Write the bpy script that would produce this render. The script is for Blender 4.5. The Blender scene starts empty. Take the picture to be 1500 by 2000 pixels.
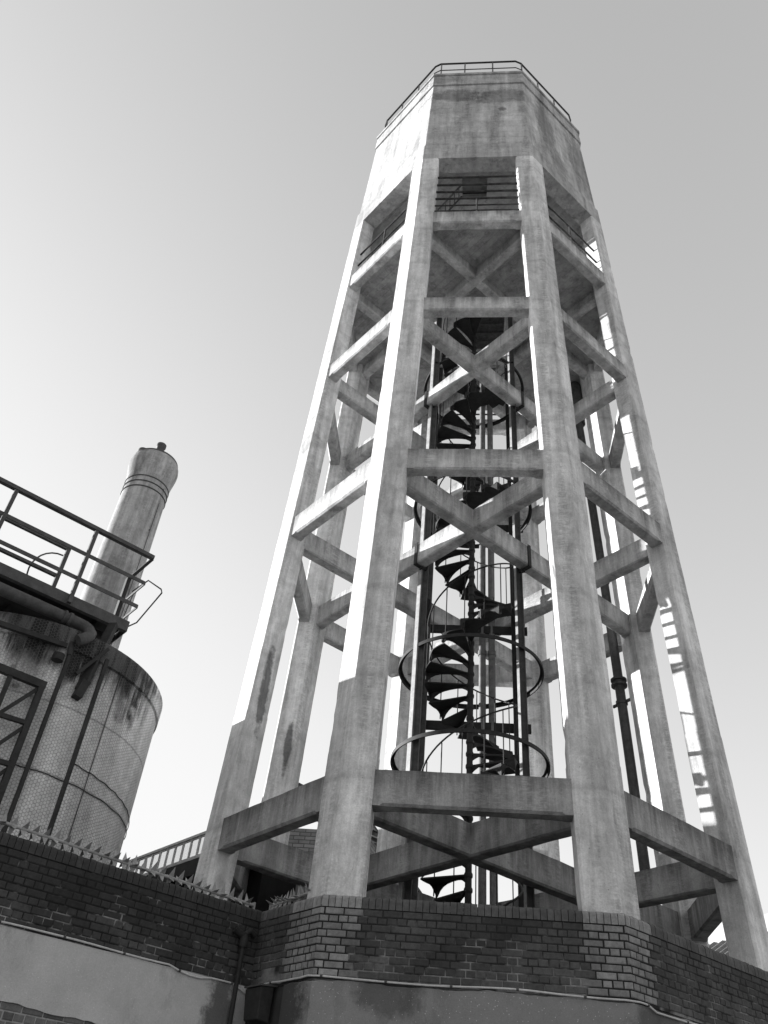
import bpy, math, random
from mathutils import Vector, Matrix, noise
from math import sin, cos, pi, radians, sqrt, atan2, floor
random.seed(7)
scene = bpy.context.scene
col = scene.collection

# ------------------------------------------------------------------ camera
CAM = Vector((-0.09167, -12.10923, 1.6))
YAW, PITCH, ROLL, FPX = -0.13245, 0.70622, 0.10211, 1615.69
fw = Vector((sin(YAW)*cos(PITCH), cos(YAW)*cos(PITCH), sin(PITCH)))
rt0 = Vector((cos(YAW), -sin(YAW), 0)); up0 = rt0.cross(fw)
rt = rt0*cos(ROLL)+up0*sin(ROLL); up = -rt0*sin(ROLL)+up0*cos(ROLL)
cd = bpy.data.cameras.new('camera'); cam = bpy.data.objects.new('camera', cd); col.objects.link(cam)
cd.sensor_fit = 'HORIZONTAL'; cd.sensor_width = 24; cd.lens = 24*FPX/1500
cd.clip_start = 0.1; cd.clip_end = 3000
m = Matrix((rt, up, -fw)).transposed().to_4x4(); m.translation = CAM
cam.matrix_world = m; scene.camera = cam

# ------------------------------------------------------------------ sky, sun, exposure
SUN_AZ, SUN_EL = radians(20), radians(8.8)
SV = Vector((-cos(SUN_EL)*cos(SUN_AZ), cos(SUN_EL)*sin(SUN_AZ), sin(SUN_EL)))
w = bpy.data.worlds.new('World'); scene.world = w; w.use_nodes = True
nt = w.node_tree; nt.nodes.clear()
sky = nt.nodes.new('ShaderNodeTexSky'); sky.sky_type = 'NISHITA'; sky.sun_disc = False
sky.sun_elevation = SUN_EL; sky.sun_rotation = atan2(SV.x, SV.y)
sky.altitude = 0; sky.air_density = 1.5; sky.dust_density = 1.2; sky.ozone_density = 1.0
sep = nt.nodes.new('ShaderNodeSeparateColor'); nt.links.new(sky.outputs[0], sep.inputs[0])
def wm(op, a, b):
    n = nt.nodes.new('ShaderNodeMath'); n.operation = op
    for i, v in enumerate((a, b)):
        if isinstance(v, (int, float)): n.inputs[i].default_value = v
        else: nt.links.new(v, n.inputs[i])
    return n.outputs[0]
bw = wm('ADD', wm('MULTIPLY', sep.outputs[0], 0.45), wm('ADD', wm('MULTIPLY', sep.outputs[1], 0.40), wm('MULTIPLY', sep.outputs[2], 0.15)))
bg = nt.nodes.new('ShaderNodeBackground'); bg.inputs[1].default_value = 0.15
out = nt.nodes.new('ShaderNodeOutputWorld')
bw = wm('MULTIPLY', wm('POWER', bw, 0.74), 0.877)
bw = wm('DIVIDE', bw, wm('POWER', wm('ADD', 1.0, wm('POWER', wm('DIVIDE', bw, 1.52), 8.0)), 0.125))   # soft shoulder near the sun
nt.links.new(bw, bg.inputs[0]); nt.links.new(bg.outputs[0], out.inputs[0])
ld = bpy.data.lights.new('sun', 'SUN'); ld.energy = 3.4; ld.angle = radians(0.53); ld.color = (1, 1, 1)
sun = bpy.data.objects.new('sun', ld); col.objects.link(sun)
sun.rotation_euler = SV.to_track_quat('Z', 'Y').to_euler()
scene.view_settings.view_transform = 'Standard'; scene.view_settings.look = 'None'
scene.view_settings.gamma = 1; scene.view_settings.exposure = 2.1
scene.render.resolution_x = 768; scene.render.resolution_y = 1024

# ------------------------------------------------------------------ materials (black and white photograph: every colour is a grey)
def new_mat(name):
    mt = bpy.data.materials.new(name); mt.use_nodes = True
    return mt, mt.node_tree, mt.node_tree.nodes['Principled BSDF']
class N:
    def __init__(s, t): s.t = t
    def n(s, k): return s.t.nodes.new('ShaderNode'+k)
    def ln(s, a, b): s.t.links.new(a, b)
    def pos(s, scale=(1, 1, 1)):
        g = s.n('NewGeometry'); mp = s.n('Mapping'); mp.inputs['Scale'].default_value = scale
        s.ln(g.outputs['Position'], mp.inputs[0]); return mp.outputs[0]
    def noise(s, scale, vec, detail=6, rough=.6, dist=0):
        n = s.n('TexNoise'); n.inputs['Scale'].default_value = scale; n.inputs['Detail'].default_value = detail
        n.inputs['Roughness'].default_value = rough; n.inputs['Distortion'].default_value = dist
        s.ln(vec, n.inputs['Vector']); return n.outputs[0]
    def ramp(s, v, a, b, lo=0., hi=1.):
        n = s.n('MapRange'); n.inputs[1].default_value = a; n.inputs[2].default_value = b
        n.inputs[3].default_value = lo; n.inputs[4].default_value = hi; s.ln(v, n.inputs[0]); return n.outputs[0]
    def m(s, op, a, b=0.):
        n = s.n('Math'); n.operation = op
        for i, v in enumerate((a, b)):
            if isinstance(v, (int, float)): n.inputs[i].default_value = v
            else: s.ln(v, n.inputs[i])
        return n.outputs[0]
    def mix(s, f, a, b):
        # a*(1-f)+b*f
        n = s.n('Mix'); n.data_type = 'FLOAT'
        for i, v in ((0, f), (2, a), (3, b)):
            if isinstance(v, (int, float)): n.inputs[i].default_value = v
            else: s.ln(v, n.inputs[i])
        return n.outputs[0]
    def bump(s, h, st, dist, bs):
        n = s.n('Bump'); n.inputs['Strength'].default_value = st; n.inputs['Distance'].default_value = dist
        s.ln(h, n.inputs['Height']); s.ln(n.outputs[0], bs.inputs['Normal']); return n
    def blob(s, c, r, warp=None, soft=.22):
        # 1 inside an ellipsoid patch at world point c with radii r
        g = s.n('NewGeometry'); v = s.n('VectorMath'); v.operation = 'SUBTRACT'; v.inputs[1].default_value = c
        s.ln(g.outputs['Position'], v.inputs[0]); d = s.n('VectorMath'); d.operation = 'DIVIDE'; d.inputs[1].default_value = r
        s.ln(v.outputs[0], d.inputs[0]); l = s.n('VectorMath'); l.operation = 'LENGTH'; s.ln(d.outputs[0], l.inputs[0])
        o = l.outputs['Value']
        if warp is not None: o = s.m('ADD', o, warp)
        return s.ramp(o, 1+soft, 1-soft)

def concrete(name, base, streak=.35, boards=0.0, blobs=(), horiz=False, run=0, soft=.22):
    mt, t, bs = new_mat(name); q = N(t)
    p = q.pos()
    big = q.noise(.9, p, 5, .6); med = q.noise(5, p, 8, .7)
    st1 = q.noise(3.2, q.pos((1, 1, .10)), 6, .65, .3)      # run-off streaks, long in z
    st2 = q.noise(11, q.pos((1, 1, .05)), 4, .6)
    grain = q.noise(60, p, 4, .7)
    f = q.m('MULTIPLY', q.ramp(big, .3, .72, .84, 1.12), q.ramp(med, .28, .72, .76, 1.16))
    f = q.m('MULTIPLY', f, q.ramp(st1, .35, .62, 1 - streak, 1.06))
    f = q.m('MULTIPLY', f, q.ramp(st2, .3, .7, 1 - streak*.4, 1.05))
    dirt = q.ramp(q.noise(2.1, q.pos((1, 1, .35)), 9, .75, .6), .56, .72, 1, .62)   # patches of grime
    f = q.m('MULTIPLY', f, dirt)
    f = q.m('MULTIPLY', f, q.ramp(grain, .25, .75, .82, 1.16))
    blot = q.ramp(q.noise(3.3, q.pos((1, 1, .55)), 9, .8, .4), .50, .60, 1, .84)
    f = q.m('MULTIPLY', f, blot)
    # broken dark streaks left by the shuttering, in bands down each face
    band = q.ramp(q.noise(5, q.pos((1, 1, .05)), 4, .6), .48, .60, 0, 1)
    brk = q.ramp(q.noise(26, q.pos((.35, .35, 1.5)), 7, .75), .42, .56, 1, .70)
    f = q.m('MULTIPLY', f, q.mix(band, 1.0, brk))
    pale = q.ramp(q.noise(5.5, q.pos((1, 1, .22)), 9, .8, .8), .60, .68, 1, 1.22)        # lime bloom and old patch repairs
    f = q.m('MULTIPLY', f, pale)
    pit = q.n('TexVoronoi'); pit.inputs['Scale'].default_value = 9; q.ln(p, pit.inputs['Vector'])
    pits = q.ramp(pit.outputs['Distance'], .035, .07, .55, 1)
    f = q.m('MULTIPLY', f, pits)
    h = q.m('ADD', q.m('MULTIPLY', med, .6), q.m('MULTIPLY', grain, .25))
    h = q.m('ADD', h, q.m('MULTIPLY', pits, .3))
    if boards:
        g = q.n('NewGeometry'); sx = q.n('SeparateXYZ'); q.ln(g.outputs['Position'], sx.inputs[0])
        if horiz:   # boards across a soffit: use x+y
            c_ = q.m('ADD', sx.outputs[0], sx.outputs[1]); zz = q.m('MULTIPLY', c_, .7071/boards)
        else: zz = q.m('MULTIPLY', sx.outputs[2], 1/boards)
        fr = q.m('FRACT', zz); fl = q.m('FLOOR', zz)
        wn = q.n('TexWhiteNoise'); wn.noise_dimensions = '1D'; q.ln(fl, wn.inputs['W'])
        line = q.ramp(q.m('ABSOLUTE', q.m('SUBTRACT', fr, .5)), .44, .49, 1, 0)
        f = q.m('MULTIPLY', f, q.ramp(wn.outputs[0], 0, 1, .93, 1.05)); f = q.m('MULTIPLY', f, q.ramp(line, 0, 1, .88, 1))
        h = q.m('ADD', h, q.m('MULTIPLY', line, .35)); h = q.m('ADD', h, q.m('MULTIPLY', wn.outputs[0], .25))
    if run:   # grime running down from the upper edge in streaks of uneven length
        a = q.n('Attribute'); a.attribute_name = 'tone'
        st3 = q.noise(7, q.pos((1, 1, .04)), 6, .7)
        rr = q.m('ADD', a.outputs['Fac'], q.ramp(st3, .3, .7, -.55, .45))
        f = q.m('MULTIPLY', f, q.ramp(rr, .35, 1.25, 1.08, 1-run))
    c = q.m('MULTIPLY', f, base)
    wv = q.m('ADD', q.ramp(q.noise(2.2, p, 8, .75), .2, .8, -.75, .75), q.ramp(q.noise(12, q.pos((1, 1, .3)), 5, .7), .2, .8, -.25, .25))
    for (cc, rr, fac) in blobs:
        b = q.blob(cc, rr, wv)
        c = q.m('MULTIPLY', c, q.ramp(b, 0, 1, 1, fac)); h = q.m('ADD', h, q.m('MULTIPLY', b, -.9))
    q.ln(c, bs.inputs['Base Color']); bs.inputs['Roughness'].default_value = .92
    bs.inputs['Specular IOR Level'].default_value = .25
    q.bump(h, .6, .025, bs)
    return mt
def metal(name, base, rough=.55, spots=.35):
    mt, t, bs = new_mat(name); q = N(t); p = q.pos()
    f = q.m('MULTIPLY', q.ramp(q.noise(9, p, 8, .7), .3, .7, 1 - spots, 1 + spots), q.ramp(q.noise(60, p, 4, .6), .2, .8, .85, 1.15))
    q.ln(q.m('MULTIPLY', f, base), bs.inputs['Base Color']); bs.inputs['Roughness'].default_value = rough
    bs.inputs['Specular IOR Level'].default_value = .15
    q.bump(q.noise(45, p, 5, .7), .25, .006, bs)
    return mt
def attr_mat(name, scale=28, rough=.9, var=.3, bmp=.35):
    mt, t, bs = new_mat(name); q = N(t); p = q.pos()
    a = q.n('Attribute'); a.attribute_name = 'tone'
    f = q.m('MULTIPLY', q.ramp(q.noise(scale, p, 6, .7), .25, .75, 1 - var, 1 + var), q.ramp(q.noise(scale*5, p, 3, .7), .2, .8, .85, 1.15))
    f = q.m('MULTIPLY', f, q.ramp(q.noise(2.6, q.pos((1, 1, .6)), 7, .7), .35, .65, .72, 1.12))
    q.ln(q.m('MULTIPLY', f, a.outputs['Fac']), bs.inputs['Base Color']); bs.inputs['Roughness'].default_value = rough
    bs.inputs['Specular IOR Level'].default_value = .3
    q.bump(q.noise(scale*3, p, 5, .7), bmp, .006, bs)
    return mt
def render_mat(name, base, speck, stains=()):
    mt, t, bs = new_mat(name); q = N(t); p = q.pos()
    f = q.m('MULTIPLY', q.ramp(q.noise(1.6, p, 7, .7), .3, .7, .82, 1.12), q.ramp(q.noise(70, p, 5, .8), .2, .8, .8, 1.2))
    v = q.n('TexVoronoi'); v.inputs['Scale'].default_value = 38; q.ln(p, v.inputs['Vector'])
    s1 = q.ramp(v.outputs['Distance'], .10, .2, 1, 0)
    sel = q.ramp(v.outputs['Color'], .62, .66, 0, 1)
    f = q.m('MULTIPLY', f, q.ramp(q.m('MULTIPLY', s1, sel), 0, 1, 1, speck))
    c = q.m('MULTIPLY', f, base)
    wv = q.ramp(q.noise(6, p, 7, .75), 0, 1, -.9, .9)
    for (cc, rr, fac) in stains: c = q.m('MULTIPLY', c, q.ramp(q.blob(cc, rr, wv), 0, 1, 1, fac))
    c = q.m('MULTIPLY', c, q.ramp(q.noise(2.4, q.pos((1, 1, .35)), 9, .8), .54, .58, 1, .86))
    q.ln(c, bs.inputs['Base Color']); bs.inputs['Roughness'].default_value = .95
    bs.inputs['Specular IOR Level'].default_value = .2
    q.bump(q.m('ADD', q.noise(90, p, 4, .8), q.m('MULTIPLY', s1, .5)), .5, .008, bs)
    return mt
def flat_mat(name, base, rough=.8):   # plain weathered surface
    mt, t, bs = new_mat(name); q = N(t)
    q.ln(q.m('MULTIPLY', q.ramp(q.noise(4, q.pos(), 7, .7), .3, .7, .75, 1.2), base), bs.inputs['Base Color'])
    bs.inputs['Roughness'].default_value = rough; bs.inputs['Specular IOR Level'].default_value = .08; return mt

M = {}

# ------------------------------------------------------------------ mesh helpers
class MB:
    def __init__(s): s.v = []; s.f = []; s.t = []
    def add(s, vs, fs, tone=None):
        o = len(s.v); s.v += [tuple(v) for v in vs]; s.f += [tuple(i+o for i in f) for f in fs]
        s.t += [tone if tone is not None else .3]*len(vs)
    def loft(s, rings, cap=True, closed=True):
        n = len(rings[0]); vs = [p for r in rings for p in r]; fs = []
        for i in range(len(rings)-1):
            for j in range(n if closed else n-1):
                k = (j+1) % n; fs.append((i*n+j, i*n+k, (i+1)*n+k, (i+1)*n+j))
        if cap: fs.append(tuple(reversed(range(n)))); fs.append(tuple((len(rings)-1)*n+j for j in range(n)))
        s.add(vs, fs)
    def tube(s, pts, r, n=10, cap=True):
        pts = [Vector(p) for p in pts]; rings = []; ref = None
        for i, p in enumerate(pts):
            d = (pts[min(i+1, len(pts)-1)]-pts[max(i-1, 0)]).normalized()
            if ref is None: ref = Vector((0, 0, 1)) if abs(d.z) < .9 else Vector((1, 0, 0))
            a = (ref-d*ref.dot(d)).normalized(); b = d.cross(a); ref = a
            rr = r[i] if isinstance(r, (list, tuple)) else r
            rings.append([p+a*rr*cos(2*pi*k/n)+b*rr*sin(2*pi*k/n) for k in range(n)])
        s.loft(rings, cap)
    def bar(s, a, b, wd, h, upv=(0, 0, 1)):
        a = Vector(a); b = Vector(b); d = (b-a).normalized(); u = Vector(upv) if abs(d.dot(Vector(upv).normalized())) < .98 else Vector((0.7071, 0.7071, 0)); u = (u-d*u.dot(d)).normalized(); x = d.cross(u)
        r = lambda p: [p-x*wd/2-u*h/2, p+x*wd/2-u*h/2, p+x*wd/2+u*h/2, p-x*wd/2+u*h/2]
        s.loft([r(a), r(b)])
    def box(s, x0, x1, y0, y1, z0, z1):
        s.loft([[(x0, y0, z0), (x1, y0, z0), (x1, y1, z0), (x0, y1, z0)], [(x0, y0, z1), (x1, y0, z1), (x1, y1, z1), (x0, y1, z1)]])
    def lathe(s, c, prof, n=48, cap=True):
        s.loft([[(c[0]+r*cos(2*pi*k/n), c[1]+r*sin(2*pi*k/n), z) for k in range(n)] for r, z in prof], cap)
    def prism(s, poly, z0, z1):
        s.loft([[(x, y, z0) for x, y in poly], [(x, y, z1) for x, y in poly]])
    def hoop(s, c, z, r, wd, h, n=72):
        vs = []; fs = []
        for k in range(n):
            a = 2*pi*k/n
            for rr, zz in ((r-wd/2, z-h/2), (r+wd/2, z-h/2), (r+wd/2, z+h/2), (r-wd/2, z+h/2)):
                vs.append((c[0]+rr*cos(a), c[1]+rr*sin(a), zz))
        for k in range(n):
            l = (k+1) % n
            for j in range(4): fs.append((k*4+j, k*4+(j+1) % 4, l*4+(j+1) % 4, l*4+j))
        s.add(vs, fs)
    def build(s, name, mat, parent=None, smooth=False, bevel=0, seg=2, tones=False):
        me = bpy.data.meshes.new(name); me.from_pydata(s.v, [], s.f); me.validate()
        import bmesh
        bm = bmesh.new(); bm.from_mesh(me); bmesh.ops.recalc_face_normals(bm, faces=bm.faces); bm.to_mesh(me); bm.free()
        if tones:
            at = me.attributes.new('tone', 'FLOAT', 'POINT'); at.data.foreach_set('value', s.t)
        if smooth:
            for p in me.polygons: p.use_smooth = True
            me.set_sharp_from_angle(angle=radians(40))
        me.materials.append(M[mat] if isinstance(mat, str) else mat)
        o = bpy.data.objects.new(name, me); col.objects.link(o)
        if parent: o.parent = parent
        if bevel:
            b = o.modifiers.new('bevel', 'BEVEL'); b.width = bevel; b.segments = seg; b.limit_method = 'ANGLE'; b.angle_limit = radians(30)
        return o
def tag(o, label=None, cat=None, group=None, kind=None):
    for k, v in (('label', label), ('category', cat), ('group', group), ('kind', kind)):
        if v: o[k] = v
    return o
def thing(name, loc, label, cat, group=None):
    o = bpy.data.objects.new(name, None); col.objects.link(o); o.location = loc; o.empty_display_size = .3
    bpy.context.view_layer.update()
    return tag(o, label, cat, group)
def put(o, parent):
    """parent o (already in world coordinates) without moving it"""
    o.parent = parent; o.matrix_parent_inverse = Matrix.Translation(-parent_world(parent)); return o
def parent_world(p):
    v = Vector(p.location)
    while p.parent: p = p.parent; v = v+Vector(p.location)
    return v
def part(mb, name, mat, parent, **k):
    o = mb.build(name, mat, None, **k)
    o.parent = parent
    if parent.type == 'EMPTY': o.matrix_parent_inverse = Matrix.Translation(-Vector(parent.location))
    return o

# ------------------------------------------------------------------ tower geometry
ANG = {'A': -22.5, 'B': 22.5, 'D': 67.5, 'H': 112.5, 'G': 157.5, 'F': -157.5, 'E': -112.5, 'C': -67.5}
ORD = ['A', 'B', 'D', 'H', 'G', 'F', 'E', 'C']
C8 = cos(pi/8)
def R(z): return 3.8-0.02962*(z-1.6)
def V(n, z, r=None):
    a = radians(ANG[n]); r = R(z) if r is None else r
    return Vector((r*sin(a), -r*cos(a), z))
Z1, Z2, Z3, Z4, ZT0, ZT1, ZT2, ZT3 = 5.363, 10.501, 14.554, 17.734, 20.187, 20.902, 24.549, 25.251
HB = {Z1: .397, Z2: .403, Z3: .365, Z4: .405}
def wz(z): return .35+.0016*(z-5)
TD = .33       # column depth from the side points inward
def col_poly(n, z, grow=0, jit=0):
    i = ORD.index(n); p = V(n, z)
    q1 = V(ORD[(i-1) % 8], z); q2 = V(ORD[(i+1) % 8], z); u1 = (q1-p).normalized(); u2 = (q2-p).normalized()
    def inn(u):
        v = Vector((-u.y, u.x, 0)); return v if v.dot(-Vector((p.x, p.y, 0))) > 0 else -v
    i1, i2 = inn(u1), inn(u2); ww = wz(z)+grow
    p2 = p+(p-Vector((0, 0, z))).normalized()*grow*1.08
    ch = .028   # chamfered arrises along the outer faces
    pts = [p2, p2+u1*(ww-ch), p2+u1*ww+i1*ch, p+u1*ww+i1*(TD+grow), p+u2*ww+i2*(TD+grow), p2+u2*ww+i2*ch, p2+u2*(ww-ch)]
    return pts

spall = [((-1.0, 0, 0), (.1, .1, .1), 1)]
def pt_on(n, u, z):   # point on the column's outer face, u>0 towards the next column
    i = ORD.index(n); p = V(n, z); q = V(ORD[(i+(1 if u > 0 else -1)) % 8], z); return p+(q-p).normalized()*abs(u)
M['concrete'] = concrete('weathered_concrete', .57, .38, .0, run=.55)
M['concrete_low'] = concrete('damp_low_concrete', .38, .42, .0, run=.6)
M['concrete_shaft'] = concrete('shaft_concrete', .79, .38, 1.31, blobs=[
    ((-3.08, 1.02, 7.62), (.06, .30, .45), .30), ((-2.86, 1.02, 7.45), (.06, .25, .24), .36), ((-2.97, -1.53, 7.25), (.055, .12, .62), .32),
    ((-2.73, -1.91, 11.6), (.35, .35, .30), .72), ((-3.0, -1.5, 12.4), (.2, .2, .2), .8), ((1.3, -3.05, 12.0), (.12, .3, 1.6), .8), ((-1.2, -3.1, 9.3), (.1, .3, 1.3), .85)])
M['tank_concrete'] = concrete('tank_concrete', .56, .34, .30, blobs=[
    ((-.5, -2.85, 23.9), (.75, .6, .33), .55), ((.55, -2.85, 23.75), (.75, .6, .42), .6), ((.62, -2.9, 22.95), (.10, .3, .10), .5),
    ((-.95, -2.9, 24.9), (.5, .6, .22), .72), ((1.75, -2.35, 23.3), (.30, .30, 1.3), .66), ((2.65, -1.4, 22.9), (.4, .4, 1.3), .62), ((2.0, -2.1, 21.2), (.25, .25, .9), .75)])
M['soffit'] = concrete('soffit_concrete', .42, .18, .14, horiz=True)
M['steel'] = metal('dark_painted_steel', .03, .65)
M['steel_grey'] = metal('grey_painted_steel', .075, .6, .35)
M['rust_rail'] = metal('peeling_rail_paint', .05, .6, .9)
M['pipe'] = metal('cast_iron_pipe', .07, .55, .4)
M['riser'] = metal('coated_riser_pipe', .16, .7, .35)

M['black'] = flat_mat('unlit_hatch_black', .006)  # darkness inside the tank hatch, painted as a black colour
tower = thing('water_tower', (0, 0, 3.6), 'tall octagonal concrete water tower on eight inward leaning legs behind the brick wall', 'water tower')
for n in ORD:
    rings = []; z = 3.55; i = 0
    zs = []
    step = 5.62 if n in 'AB' else 6.9
    while z < ZT0-.05: zs.append(z); z += .16
    zs = [q for q in zs if abs(q-step) > .05]+[step-.012, step+.012, ZT0]; zs.sort()
    for z in zs:
        poly = col_poly(n, z, .0)
        g = (.005 if n in 'ABDC' else .002) if z < step else 0
        if g: poly = col_poly(n, z, g)
        rr = []
        c = sum(poly, Vector())/len(poly)
        for k, p in enumerate(poly):
            j = .0016
            a = noise.noise(Vector((p.x*1.3, p.y*1.3, p.z*.9)))*.004
            d = (c-p).normalized()
            chip = random.random() < .022 and z < ZT0-.3
            rr.append(p+d*(a+random.uniform(-j, j)+(random.uniform(.006, .018) if chip else 0)))
        rings.append(rr)
    mb = MB(); mb.loft(rings)
    part(mb, 'column', 'concrete_shaft', tower)

def beam(mb, a, b, z, h, t, nrm, ch=.028):
    """beam with its outer face on a-b, thickness t towards -nrm, top z; stopped chamfer along the outer bottom edge"""
    a = Vector((a.x, a.y, z)); b = Vector((b.x, b.y, z)); L = (b-a).length; d = (b-a)/L; n = Vector(nrm)
    st = min(.13, L*.1); ss = [0, st, st+.035]
    k = max(2, int(L/.22)); ss += [st+.035+(L-2*st-.07)*i/k for i in range(1, k)]+[L-st-.035, L-st, L]
    rings = []
    for i, s_ in enumerate(ss):
        c = 0.0006 if (s_ < st+.01 or s_ > L-st-.01) else ch
        p = a+d*s_; jj = lambda: random.uniform(-.003, .003)
        e = noise.noise(p*1.7)*.006
        rings.append([p+Vector((0, 0, jj()+e)), p+Vector((0, 0, -h+c+.0)), p-n*c+Vector((0, 0, -h+jj())), p-n*(t-c)+Vector((0, 0, -h+jj())),
                      p-n*t+Vector((0, 0, -h+c)), p-n*t+Vector((0, 0, jj()+e))])
    o = len(mb.v); mb.loft(rings)
    for r_ in range(len(rings)):
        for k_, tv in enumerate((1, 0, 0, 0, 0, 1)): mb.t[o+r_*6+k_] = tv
BT = .205
for z in (Z1, Z2, Z3, Z4):
    h = HB[z]; zm = z-h
    for i in range(8):
        n1, n2 = ORD[i], ORD[(i+1) % 8]
        p, q = V(n1, z), V(n2, z); u = (q-p).normalized(); nr = (p+q)/2; nr = Vector((nr.x, nr.y, 0)).normalized()
        e = .018
        a = p+u*(wz(z)-.05)-nr*e; b = q-u*(wz(z)-.05)-nr*e
        mb = MB(); beam(mb, a, b, z, h, BT, nr)
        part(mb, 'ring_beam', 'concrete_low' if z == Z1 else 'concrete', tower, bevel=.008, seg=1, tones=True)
    # four cross beams laid as a diagonal grid; two of the four sit 3 mm lower so no faces coincide
    for k, (n1, n2) in enumerate((('A', 'H'), ('C', 'G'), ('B', 'E'), ('F', 'D'))):
        rr = R(z)-.36; a, b = V(n1, z, rr), V(n2, z, rr); d = (b-a).normalized(); nr = Vector((d.y, -d.x, 0))
        off = nr*BT/2; dz = 0 if k < 2 else .003
        mb = MB(); beam(mb, a+off, b+off, z-.004-dz, h-.008+dz, BT, nr, ch=.022)
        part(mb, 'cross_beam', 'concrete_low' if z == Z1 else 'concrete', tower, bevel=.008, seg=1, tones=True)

# platform slab (level 4) with the stair hatch in the middle and a slot at the back
def octa(r, z): return [V(n, z, r) for n in ORD]
zs0 = Z4-.13; zs1 = Z4-.010; ri = R(Z4)-.235
HX, HY0, HY1 = .78, -.80, .80
mb = MB()
c_ = ri*C8
def clipbox(x0, x1, y0, y1):
    # octagon piece clipped to a rectangle
    poly = [Vector((p.x, p.y)) for p in octa(ri, 0)]
    for ax, sg, lim in ((0, 1, x1), (0, -1, -x0), (1, 1, y1), (1, -1, -y0)):
        o = []
        for i in range(len(poly)):
            a, b = poly[i], poly[(i+1) % len(poly)]; da, db = sg*a[ax]-lim, sg*b[ax]-lim
            if da <= 0: o.append(a)
            if da*db < 0: o.append(a+(b-a)*(da/(da-db)))
        poly = o
    return poly
for bx in ((-4, -HX, -4, 2.42), (HX, 4, -4, 2.42), (-HX, HX, -4, HY0), (-HX, HX, HY1, 2.42), (-4, -.95, 2.42, 4), (.95, 4, 2.42, 4)):
    mb.prism([(p.x, p.y) for p in clipbox(*bx)], zs0, zs1)
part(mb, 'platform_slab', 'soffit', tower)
mb = MB()
for x0, x1, y0, y1 in ((-HX-.1, HX+.1, HY0-.1, HY0), (-HX-.1, HX+.1, HY1, HY1+.1), (-HX-.1, -HX, HY0, HY1), (HX, HX+.1, HY0, HY1)):
    mb.box(x0, x1, y0, y1, zs0-.16, zs0-.001)
part(mb, 'hatch_kerb', 'concrete', tower)
M['old_timber'] = metal('dark_old_timber', .07, .8, .5)
mb = MB(); mb.box(-.62, .0, -.6, .55, Z4+1.9, Z4+1.95); part(mb, 'hatch_cover', 'old_timber', tower)
mb = MB()
mb.box(.02, .70, -.62, .66, Z4+.15, Z4+.2)
for k in range(5): mb.box(.04, .68, -.6+k*.25, -.6+k*.25+.06, Z4+.10, Z4+.148)
part(mb, 'hatch_cover', 'old_timber', tower)

# ---- tank
RT0, RT3 = 3.222, 3.040
def RT(z): return RT0+(RT3-RT0)*(z-ZT0)/(ZT3-ZT0)
tank = MB(); rings = []
K = 8
def octring(r, z, sub=K):
    o = []
    for i in range(8):
        a, b = V(ORD[i], z, r), V(ORD[(i+1) % 8], z, r)
        for k in range(sub): o.append(a+(b-a)*k/sub)
    return o
zz = [ZT1+(ZT2-ZT1)*k/10 for k in range(11)]
tank.loft([octring(RT(z)-.012, z) for z in [ZT1-.2]+zz+[ZT2+.2]])
tk = part(tank, 'tank', 'tank_concrete', tower, bevel=.01, seg=1)
mb = MB(); rin = 2.86
outer = [octring(RT(z)+.028, z) for z in (ZT0+.05, ZT0+.35, ZT1-.03)]
b0 = octring(RT0+.026, ZT0+.001); inner = octring(rin, ZT0); inn2 = octring(rin, ZT0+.32)
rr = [inn2, inner, b0]+outer+[octring(RT(ZT1)-.02, ZT1)]
mb.loft(rr, cap=False)
part(mb, 'bottom_band', 'tank_concrete', tk)
mb = MB(); mb.loft([octring(RT(ZT2)-.014, ZT2-.001), octring(RT(ZT2)+.03, ZT2+.006), octring(RT(ZT3)+.03, ZT3-.12), octring(RT(ZT3)+.03, ZT3-.11), octring(RT(ZT3)+.065, ZT3-.10), octring(RT(ZT3)+.065, ZT3)])
part(mb, 'top_band', 'tank_concrete', tk)
# tank soffit with an access hatch, above the open gallery
zf = ZT0+.20; hx0, hx1, hy0, hy1 = -.335, .245, -2.42, -1.93
mb = MB(); ri = rin-.002
def clip2(bx):
    global ri
    return [(p.x, p.y) for p in clipbox(*bx)]
for bx in ((-4, hx0, -4, 4), (hx1, 4, -4, 4), (hx0, hx1, -4, hy0), (hx0, hx1, hy1, 4)): mb.prism(clip2(bx), zf, zf+.15)
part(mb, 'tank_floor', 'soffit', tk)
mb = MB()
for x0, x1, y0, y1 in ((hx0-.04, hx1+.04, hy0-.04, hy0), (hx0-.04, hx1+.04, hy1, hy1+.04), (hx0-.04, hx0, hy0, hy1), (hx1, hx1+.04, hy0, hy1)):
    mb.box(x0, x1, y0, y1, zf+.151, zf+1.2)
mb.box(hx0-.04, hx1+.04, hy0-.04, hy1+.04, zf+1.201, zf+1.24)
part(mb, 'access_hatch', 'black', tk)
mb = MB()
for s in (0, .3): mb.tube([(-1.25, -2.3+s, Z4+.6), (-.35, -2.3+s, ZT0+.1)], .022, 8)
for k in range(9):
    f = k/9+.04; mb.tube([(-1.25+.9*f, -2.3, Z4+.6+(ZT0-Z4-.5)*f), (-1.25+.9*f, -2.0, Z4+.6+(ZT0-Z4-.5)*f)], .012, 6)
lad = part(mb, 'hatch_ladder', 'steel_grey', tower)

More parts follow.
